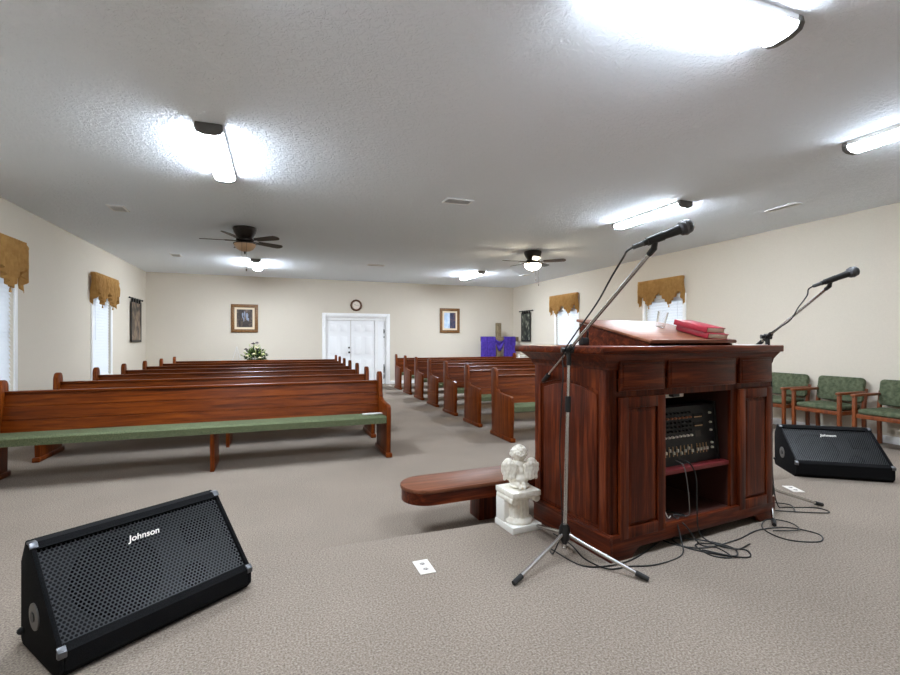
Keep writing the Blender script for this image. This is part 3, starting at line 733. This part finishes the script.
# mixer on the shelf
mx_ = thing('audio_mixer', 'black audio mixer with rows of knobs inside the pulpit opening', 'mixer', PM @ Vector((.735, .075, .4302)), PA)
tl = R(12)
MT = Matrix.Translation((0, .0, 0)) @ Matrix.Rotation(-tl, 4, 'X')
b = MB(); b.prism([(0,.0),(.25,0),(.25,.32),(.115,.352),(.03,.352)], 'x', -.27, .27, .004); b.build('mixer_case', M['mixer'], mx_)
tl = math.atan2(.03, .352); MT = Matrix.Rotation(-tl, 4, 'X')
for q in (-1, 1):
    b = MB(); b.prism([(-.012,.0),(.262,0),(.262,.33),(.118,.37),(.02,.37)], 'x', *sorted((q*.268, q*.285)), .004); b.build('end_cheek', M['black'], mx_)
kb = MB(); kb.lathe([(.006,0),(.0065,.004),(.005,.012),(0,.013)], seg=10, rot=Matrix.Rotation(R(90),4,'X')); kmesh = None
kproto = {}
def knob(nm, mt, x, z, mb=None):
    key = (nm, mt)
    if key not in kproto:
        b = MB()
        if nm == 'fader': b.box(-.004, .004, -.012, 0, -.009, .009)
        elif nm == 'fader_slot': b.box(-.0025, .0025, -.002, 0, -.03, .03)
        else: b.lathe([(.0075,0),(.008,.004),(.006,.014),(0,.015)], seg=10, rot=Matrix.Rotation(R(90),4,'X'))
        kproto[key] = b.build(nm, M[mt], mx_); o = kproto[key]
    else:
        o = kproto[key].copy(); C.objects.link(o)
    o.matrix_local = MT @ Matrix.Translation((x, -.0005, z))
for c in range(9):
    x = -.235+c*.034
    for rw, (z, mt) in enumerate(((.315,'mixer'), (.285,'pink'), (.258,'mixer'), (.232,'mixer'), (.205,'mixer'), (.172,'plate'))): knob('knob', mt, x, z)
    knob('fader_slot', 'gauge', x, .085); knob('fader', 'silver', x, .07+.03*((c*37) % 5)/5)
for c in range(4):
    x = .085+c*.03; knob('fader_slot', 'gauge', x, .085); knob('fader', 'silver', x, .08)
for z in (.30,.24,.19,.11,.08): knob('knob', 'silver', .225, z)
for z in (.29, .235):
    o = MB().box(.07, .16, -.003, 0, -.014, .014).build('meter_display', M['rubber'], mx_); o.matrix_local = MT @ Matrix.Translation((0,0,z))
    o2 = MB().box(.078, .15, -.004, -.003, -.012, -.006).build('meter_bar', M['gauge'], o)
o = MB().box(.08, .13, -.003, 0, -.018, .018).build('display_plate', M['dark'], mx_); o.matrix_local = MT @ Matrix.Translation((0,0,.175))
# power strip above the mixer
ps = thing('power_strip', 'white outlet strip fixed inside the pulpit above the mixer', 'power strip', PM @ Vector((.58, .11, .8452)), PA)
MB().box(-.13, .13, -.02, .02, 0, .045, .006).build('strip_body', M['plate'], ps)
for x in (-.09, -.05): MB().box(x-.012, x+.012, -.0215, -.0195, .012, .034).build('outlet', M['dark'], ps)
MB().box(-.01, .05, -.055, -.02, .008, .036, .006).build('plug', M['black'], ps)
# slanted reading desk
DA = PA+R(3); DO = PM @ Vector((.355, .04, 1.165)); DW, DD, DH = .87, .60, .155
rd = thing('reading_desk', 'slanted wooden reading desk sitting on the pulpit top', 'lectern', DO, DA)
for x0 in (.015, DW-.033): MB().prism([(.02,0),(DD-.02,0),(DD-.02,DH-.004),(.02,.012)], 'x', x0, x0+.018).build('side_board', M['pulx'], rd)
MB().box(.033, DW-.033, DD-.04, DD-.02, 0, DH-.012).build('rear_board', M['pulx'], rd)
sl = math.atan2(DH-.006, DD); DT = Matrix.Translation((0,0,.012)) @ Matrix.Rotation(sl, 4, 'X')
b = MB(); b.M = DT; b.box(0, DW, 0, DD*1.03, .002, .02, .005); b.build('slanted_top', M['desk'], rd)
b = MB(); b.M = DT; b.box(.02, DW-.01, .0, .016, .0195, .0245, .002); b.build('book_ledge', M['desk'], rd)
DM = Matrix.Translation(DO) @ Matrix.Rotation(DA, 4, 'Z') @ DT
def book(Mx, L, Wd, T, label):
    e = thing('book', label, 'book', (0,0,0), 0, 'red books on the reading desk'); e.matrix_world = Mx
    MB().box(.004, L-.004, .006, Wd-.006, .004, T-.004, .002).build('pages', M['page'], e)
    b = MB(); b.box(0, L, 0, Wd, 0, .004, .0015); b.box(0, L, 0, Wd, T-.004, T, .0015); b.box(0, L, Wd-.005, Wd+.003, 0, T, .0018); b.build('cover', M['red'], e)
# spine faces camera-left, page ends toward the right
book(DM @ Matrix.Translation((.585, .03, .0248)) @ Matrix.Rotation(R(80), 4, 'Z') @ Matrix.Translation((0, -.18, 0)), .27, .18, .036, 'lower of the two red books on the slanted desk')
book(DM @ Matrix.Translation((.580, .042, .0612)) @ Matrix.Rotation(R(85), 4, 'Z') @ Matrix.Translation((0, -.175, 0)), .26, .175, .036, 'upper of the two red books on the slanted desk')
o = MB().lathe([(0,0),(.03,0),(.036,.11),(.034,.11),(.0285,.003),(0,.003)], seg=24).build('drinking_glass', M['glass']); o.matrix_world = DM @ Matrix.Translation((.60, .40, .0205)); tag(o, 'clear drinking glass on the slanted desk left of the red books', 'glass')
o = MB().box(-.12, .12, -.09, .09, 0, .003).build('paper_sheet', M['paper']); o.matrix_world = PM @ Matrix.Translation((1.38, .12, 1.1652)) @ Matrix.Rotation(R(10), 4, 'Z'); tag(o, 'white paper on the pulpit top right of the slanted desk', 'paper')
o = MB(); o.box(-.03, .03, -.02, .02, 0, .05, .008); o.tube(catmull([(-.01,0,.04),(-.03,-.01,.08),(.01,-.02,.09),(.02,-.01,.05)], 6), .007, 8)
o = o.build('cable_plug', M['black']); o.matrix_world = PM @ Matrix.Translation((.20, .42, 1.1652)); tag(o, 'black plug on the pulpit top left of the slanted desk', 'plug')

# ------------------------------------------------------------------ altar bench
r = thing('altar_bench', 'low brown bench with a rounded end beside the pulpit', 'bench', (.81, 3.17, 0), R(3))
Wb, Lb = .37, 2.6
def stad(o): return [(Wb/2+ (Wb/2-o)*math.cos(a), (Wb/2-o)*math.sin(a)) for a in [R(90+180*i/20) for i in range(21)]]+[(Lb-Wb/2+(Wb/2-o)*math.cos(a), (Wb/2-o)*math.sin(a)) for a in [R(-90+180*i/20) for i in range(21)]]
MB().prism(stad(0), 'z', .305, .332, .006).build('seat', M['desk'], r)
MB().prism(stad(.008), 'z', .225, .306).build('apron', M['pulx'], r)
for x0 in (.60, 1.80): MB().box(x0, x0+.24, -.02, .14, 0, .226, .004).build('leg', M['pulz'], r)

# ------------------------------------------------------------------ pedestal with cherub
SP = Vector((1.452, 2.662, PZ))
r = thing('column_pedestal', 'small white fluted column pedestal left of the pulpit', 'pedestal', SP, R(5))
MB().box(-.108, .108, -.108, .108, 0, .04, .003).build('plinth', M['plasterw'], r)
b = MB(); b.lathe([(0,.04),(.092,.04),(.096,.05),(.09,.062),(.078,.066),(.07,.075),(0,.075)], seg=32)
NF = 16; seg = NF*6; ring0 = []; 
rings = []
for z, k0 in ((.073,1.0), (.10,.97), (.16,.93), (.19,.93)):
    rings.append([b._v(((.072*k0-.006*(.5+.5*math.cos(NF*2*PI*i/seg)))*math.cos(2*PI*i/seg), (.072*k0-.006*(.5+.5*math.cos(NF*2*PI*i/seg)))*math.sin(2*PI*i/seg), z)) for i in range(seg)])
for a, c in zip(rings, rings[1:]):
    for i in range(seg): b.bm.faces.new((a[i-1],a[i],c[i],c[i-1]))
b.bm.faces.new(rings[-1]); b.build('fluted_shaft', M['plaster'], r, 50)
b = MB(); b.lathe([(.066,.185),(.08,.195),(.085,.208),(.09,.215),(0,.215)], seg=28)
for sx in (-1, 1):
    b.cyl((sx*.083,-.09,.197), (sx*.083,.09,.197), .024, seg=18)
    for sy in (-1, 1):
        b.torus((sx*.083, sy*.091, .197), .019, .005, 18, 6, (R(90),0,0)); b.torus((sx*.083, sy*.091, .197), .009, .004, 14, 6, (R(90),0,0)); b.sph((sx*.083, sy*.093, .197), .005, seg=8)
for sy in (-1, 1):
    for i in range(5): b.sph((-.04+.02*i, sy*.086, .205), .009, (1,.6,1.3), 8)
b.build('capital', M['plaster'], r)
MB().box(-.105, .105, -.105, .105, .215, .25, .004).build('abacus', M['plaster'], r)
MB().box(-.104, -.062, .0, .10, .0405, .185, .003).build('support_block', M['plasterw'], r)
# cherub seen from behind: kneeling, head bowed, wings spread
ST = SP+Vector((0, 0, .2502))
r = thing('cherub_statue', 'cream cherub statue with folded wings on the white column', 'statue', ST+Vector((.012,0,0)), R(-15))
b = MB()
S = lambda c, rad, s=(1,1,1), rot=None: b.sph(c, rad, s, 14, rot)
S((0,.01,.012), .07, (1,.95,.22))                     # base mound
S((0,.0,.055), .05, (1.0,.85,.8)); S((0,.005,.10), .042, (.95,.75,1.1)); S((0,.01,.145), .040, (1.15,.72,.8))
S((0,.012,.175), .02, (1,1,1))
S((.0,.015,.215), .047, (1,1.02,1.05))                # head
for sx in (-1, 1):                                      # folded legs, calves toward the viewer, feet
    b.tube([(sx*.03,0,.05), (sx*.045,.055,.045)], [.028,.022], 10)
    b.tube([(sx*.045,.055,.035), (sx*.028,-.01,.028), (sx*.016,-.055,.024)], [.02,.02,.012], 10)
    S((sx*.015,-.072,.020), .014, (.8,1.5,.75)); 
    for q in range(4): S((sx*(.008+.005*q), -.09+.002*q, .016), .004)
    b.tube([(sx*.043,.015,.155), (sx*.06,.035,.12), (sx*.02,.06,.15)], [.017,.015,.012], 10)
    S((sx*.012,.06,.165), .015)
o = b.build('body', M['plaster'], r, 60); sub(o, 'REMESH', mode='VOXEL', voxel_size=.0035, use_smooth_shade=True); sub(o, 'SMOOTH', iterations=4, factor=.5)
b = MB(); rnd = random.Random(5)                        # hair curls
for i in range(190):
    z = rnd.uniform(-.35, 1); a = rnd.uniform(0, 2*PI)
    if math.sin(a) > .35 and z < .55: continue
    q = math.sqrt(1-z*z); b.sph((q*math.cos(a)*.046, .015+q*math.sin(a)*.047, .217+z*.048), rnd.uniform(.007,.010), (1,1,.8), 8)
b.sph((-.05,.0,.235), .012, seg=8); b.sph((-.058,.0,.218), .010, (1,1,1.4), 8); b.sph((-.048,-.01,.205), .010, seg=8)
o = b.build('hair', M['plaster'], r, 60); sub(o, 'REMESH', mode='VOXEL', voxel_size=.003, use_smooth_shade=True)
for sx in (-1, 1):                                      # wings with rows of feathers
    b = MB(); ob = (0, sx*R(-8), sx*R(28))
    b.sph((sx*.073,-.016,.118), .060, (.86,.28,1.16), 18, (0, sx*R(12), sx*R(14)))
    for row in range(4):
        for c in range(5-row//2):
            u = (c-(4-row//2)/2)*.019; z = .155-row*.026
            b.sph((sx*.073+u*1.05, -.034+.004*abs(c-(4-row//2)/2)+.008*(u*sx/.04), z-.004*abs(c-2)), .014, (.85,.5,1.35), 8)
    b.sph((sx*.075,-.006,.172), .024, (1.2,.5,.8), 12); b.sph((sx*.035,-.022,.14), .02, (1,.6,1), 10)
    o = b.build('wing', M['plaster'], r, 60); sub(o, 'REMESH', mode='VOXEL', voxel_size=.0032, use_smooth_shade=True)

# ------------------------------------------------------------------ mic stands
def along(p, q, t): return Vector(p)+(Vector(q)-Vector(p))*t
def mic_stand(base, piv_z, clip, rear, leg_angles, leg_r, label, miclabel, mic_dir, mic_len, lean=0):
    base = Vector(base)
    r = thing('microphone_stand', label, 'microphone stand', base, 0, 'boom microphone stands')
    piv = Vector((lean,0,piv_z)); cl = Vector(clip)-base; d = (cl-piv).normalized()
    MB().lathe([(0,.075),(.012,.075),(.020,.09),(.03,.105),(.033,.135),(.029,.165),(.018,.185),(0,.186)], seg=18).build('hub', M['black'], r)
    b = MB().cyl((0,0,.052), (0,0,.085), .0105); b.cyl((0,0,.048), (0,0,.056), .013); b.build('center_post', M['chrome'], r)
    for a in leg_angles:
        v = Vector((math.cos(a), math.sin(a), 0)); e = v*leg_r
        lg = MB().tube([v*.02+Vector((0,0,.135)), v*.07+Vector((0,0,.115)), e*.94+Vector((0,0,.017))], [.0105,.0105,.0105], 10).build('leg', M['chrome'], r)
        MB().tube([e*.86+Vector((0,0,.026)), e+Vector((0,0,.0125))], [.0145,.0125], 12).build('rubber_foot', M['rubber'], lg)
    AT = lambda t: piv*t
    MB().cyl(AT(.18/piv_z), AT(.73), .0115).build('lower_tube', M['chrome'], r)
    MB().cyl(AT(.70), AT(.775), .0165).build('height_clutch', M['rubber'], r)
    MB().cyl(AT(.77), AT(.985), .0085).build('upper_tube', M['chrome'], r)
    b = MB().cyl(AT(.925), AT(.99), .0135); sd = d.cross(Vector((0,0,1))).normalized()
    b.cyl(piv-sd*.022, piv+sd*.022, .02); b.cyl(piv-d*.05, piv+d*.05, .016)
    b.cyl(piv+sd*.02, piv+sd*.045, .011, .016); b.build('swivel', M['black'], r)
    MB().cyl(piv-d*(rear-.06), cl-d*.035, .0085).build('boom_arm', M['chrome'], r)
    MB().cyl(piv-d*rear, piv-d*(rear-.12), .013, .0145).build('counterweight', M['rubber'], r)
    md = Vector(mic_dir).normalized(); up = Vector((0,0,1))
    hold = cl+Vector((0,0,.03))
    b = MB().tube([cl-d*.045, cl-d*.01, hold-up*.012], [.011,.012,.010], 10); b.cyl(hold-md*.03, hold+md*.03, .0155, .0175); b.build('clip', M['black'], r)
    # the microphone itself
    h = hold+base+md*.036
    m_ = thing('microphone', miclabel, 'microphone', h, 0, 'handheld microphones on boom stands')
    q = md.to_track_quat('Z', 'Y').to_matrix().to_4x4(); k = mic_len/.165
    MB().lathe([(0,-.075*k),(.010*k,-.075*k),(.0105*k,-.07*k),(.0125*k,-.03*k),(.0165*k,.045*k),(.018*k,.052*k),(0,.053*k)], seg=20, rot=q).build('handle', M['black'], m_)
    MB().lathe([(.016*k,.048*k),(.0235*k,.056*k),(.0255*k,.066*k),(.026*k,.070*k),(.0255*k,.074*k),(.023*k,.087*k),(.014*k,.095*k),(0,.097*k)], seg=24, rot=q).build('mesh_head', M['micmesh'], m_)
    MB().lathe([(.0255*k,.066*k),(.0268*k,.068*k),(.0268*k,.072*k),(.0255*k,.074*k)], seg=24, rot=q).build('band', M['steel'], m_)
    tail = h-md*.075*k; 
    b = MB(); b.lathe([(0,-.112*k),(.0078*k,-.111*k),(.009*k,-.074*k),(0,-.073*k)], seg=14, rot=q); b.build('connector', M['steel'], m_)
    return r, h, md, k, d, piv+base
M['micmesh'] = noisy('mic_mesh_grey', (58,58,60), (96,96,98), 700, .4, .6, .002, 1)
bsdf(M['micmesh']).inputs['Metallic'].default_value = .6
def cable(pts, label, rad=.0038, mt='cable', n=8):
    o = MB().tube(catmull(pts, n), rad, 8).build('cable', M[mt]); tag(o, label, 'cable'); return o
F0 = PZ+.0045
# near stand
bx, by = 1.485, 2.19
pv = 1.145
clip1 = (1.293, 1.334, 1.690)
def cdir(q, w, z):
    s, c = math.sin(math.atan(172/465)), math.cos(math.atan(172/465)); return (q*c+w*s, -q*s+w*c, z)
A1 = [math.atan2(v[1], v[0]) for v in ((-.42,-.21), (.215,-.33), (-.10,.42))]
r1, h1, md1, k1, d1_, p1 = mic_stand((bx, by, PZ), pv, clip1, .52, [R(202.5), R(-57), R(82)], .44, 'near chrome microphone stand in front of the pulpit left side', 'black microphone on the near boom, above the pulpit', cdir(.95, -.1, .36), .178, .03)
tail = h1-md1*.112*k1
ptsc = [tail, tail-md1*.022+Vector((0,0,-.006)), along(h1, p1, .13)+Vector((-.115,0,-.012)), along(h1, p1, .28)+Vector((-.09,0,.0)), along(h1, p1, .5)+Vector((-.06,0,.0)), along(h1, p1, .8)+Vector((-.036,0,.01))]
ptsc += [p1+Vector((-.03,.01,-.02)), p1+Vector((-.04,.0,-.15)), Vector((bx-.035, by-.005, PZ+.6)), Vector((bx-.030, by-.02, PZ+.2)), Vector((bx-.05, by+.03, PZ+.02)), Vector((bx-.02, by+.10, F0)), Vector((bx+.02, by-.11, F0)), Vector((bx+.14, by-.17, F0)), Vector((bx+.32, by-.16, F0)), Vector((bx+.6, by-.05, F0)), Vector((bx+.75, by+.02, F0))]
cable(ptsc, 'black cable running from the near microphone down to the pulpit foot')
# far stand
bx2, by2 = 3.30, 2.33
r2, h2, md2, k2, d2_, p2 = mic_stand((bx2, by2, PZ), 1.224, (2.895, 1.70, 1.655), .22, [R(219), R(-17), R(100)], .40, 'far chrome microphone stand at the right side of the pulpit', 'grey headed microphone on the far boom, against the right wall', cdir(.93, -.15, .36), .19, -.015)
tail = h2-md2*.112*k2
cable([tail, tail-md2*.025+Vector((0,0,-.008)), along(h2, p2, .22)+Vector((-.105,0,-.02)), along(h2, p2, .42)+Vector((-.05,0,-.01)), along(h2, p2, .6)+Vector((-.022,0,-.03)), along(h2, p2, .9)+Vector((-.03,0,-.01)), p2+Vector((.02,.03,-.04)), Vector((bx2+.025, by2+.0, PZ+.9)), Vector((bx2+.03, by2, PZ+.3)), Vector((bx2+.05, by2-.02, PZ+.03)), Vector((bx2+.12, by2-.05, F0)), Vector((bx2+.30, by2-.13, F0)), Vector((bx2+.27, by2-.22, F0)), Vector((bx2+.03, by2-.10, F0)), Vector((bx2-.08, by2+.0, F0)), Vector((bx2+.02, by2+.06, F0+.008)), Vector((bx2+.16, by2-.03, F0+.008)), Vector((bx2+.05, by2-.15, F0+.009))], 'black cable coiled at the foot of the far microphone stand')
PP = lambda x, y, z=.0045: PM @ Vector((x, y, z))
cable([PP(.45,.12,.02), PP(.50,-.02), PP(.62,-.12), PP(.9,-.13), PP(1.15,-.10), PP(1.36,-.16), PP(1.42,-.30), PP(1.30,-.36), PP(1.16,-.26), PP(1.20,-.10), PP(1.38,-.02), PP(1.44,-.12,.012), PP(1.36,-.22,.013), PP(1.2,-.16,.013)], 'black cable looped on the carpet before the right foot of the pulpit')
cable([PP(.62,.07,.47), PP(.64,.0,.46), PP(.66,-.03,.38), PP(.655,-.04,.2), PP(.66,-.06,.05), PP(.72,-.16), PP(.80,-.24), PP(.72,-.30), PP(.60,-.20), PP(.52,-.06), PP(.56,.05), PP(.68,-.06,.012), PP(.74,-.2,.013), PP(.65,-.27,.013), PP(.56,-.14,.013)], 'black cable hanging from the mixer to the carpet', .0042)
cable([PP(.585,.05,.47), PP(.585,.0,.455), PP(.59,-.02,.38), PP(.605,-.025,.25), PP(.61,-.02,.16), PP(.60,.03,.144)], 'grey cable hanging from the mixer into the pulpit opening', .003, 'cap')
cable([PP(.44,.10,.25), PP(.47,.06,.22), PP(.485,.03,.16), PP(.50,.03,.144), PP(.54,.05,.142)], 'white cable end lying in the bottom of the pulpit opening', .003, 'plate')
cable([PP(.50,.3,.144), PP(.54,.12,.144), PP(.62,.06,.144), PP(.60,.0,.15), PP(.55,.04,.15), PP(.56,-.04,.11), PP(.60,-.10,.02), PP(.68,-.15), PP(.64,-.26), PP(.56,-.20), PP(.60,-.07), PP(.70,-.12,.012), PP(.74,-.22,.012), PP(.9,-.2)], 'black cable tangle spilling out of the pulpit opening onto the carpet', .0038)
cable([PP(.55,.2,.142), PP(.60,.05,.148), PP(.52,-.01,.13), PP(.50,-.05,.06), PP(.42,-.12), PP(.2,-.14), PP(.05,-.09), PP(-.07,-.06), PP(-.10,.08), PP(-.05,.25), PP(-.045,.42)], 'black cable running along the left front of the pulpit')
# floor plates
def plate(loc, rz, label):
    r = thing('floor_outlet', label, 'outlet', loc, rz, 'white floor outlets')
    MB().box(-.042, .042, -.075, .075, 0, .005, .002).build('cover_plate', M['plate'], r)
    for y in (-.03, .03):
        o = MB().lathe([(.016,.005),(.016,.0058),(.013,.0058),(.0,.0056)], (0,y,0), 16).build('socket', M['plategrey'], r)
        b = MB(); b.box(-.008,-.005, y-.004, y+.006, .0057, .0064); b.box(.005,.008, y-.004, y+.006, .0057, .0064); b.sph((0,y-.008,.006), .003, seg=6); b.build('socket_slot', M['dark'], o)
plate((.723, 2.35, PZ), R(1), 'white outlet plate in the carpet left of the near microphone stand')
plate((3.885, 2.55, PZ), R(-25), 'white outlet plate in the carpet before the right loudspeaker')

# ------------------------------------------------------------------ camera, world, colour
cam = bpy.data.cameras.new('camera'); co = bpy.data.objects.new('camera', cam); C.objects.link(co)
cam.sensor_width = 36; cam.lens = 36*465/900; cam.shift_y = 2.5/900; cam.clip_start = .05
co.location = (0, 0, 1.35); co.rotation_euler = (R(90), 0, -math.atan(172/465))
bpy.context.scene.camera = co
w = bpy.data.worlds.new('sky'); bpy.context.scene.world = w; w.use_nodes = True
bg = w.node_tree.nodes['Background']; bg.inputs[0].default_value = (.80, .90, 1, 1); bg.inputs[1].default_value = .32
sc = bpy.context.scene
sc.cycles.max_bounces = 24; sc.cycles.diffuse_bounces = 16; sc.cycles.transparent_max_bounces = 24; sc.cycles.sample_clamp_indirect = 0
sc.view_settings.view_transform = 'Standard'; sc.view_settings.look = 'None'; sc.view_settings.gamma = 1; sc.view_settings.use_curve_mapping = False
sc.view_settings.exposure = 3.15
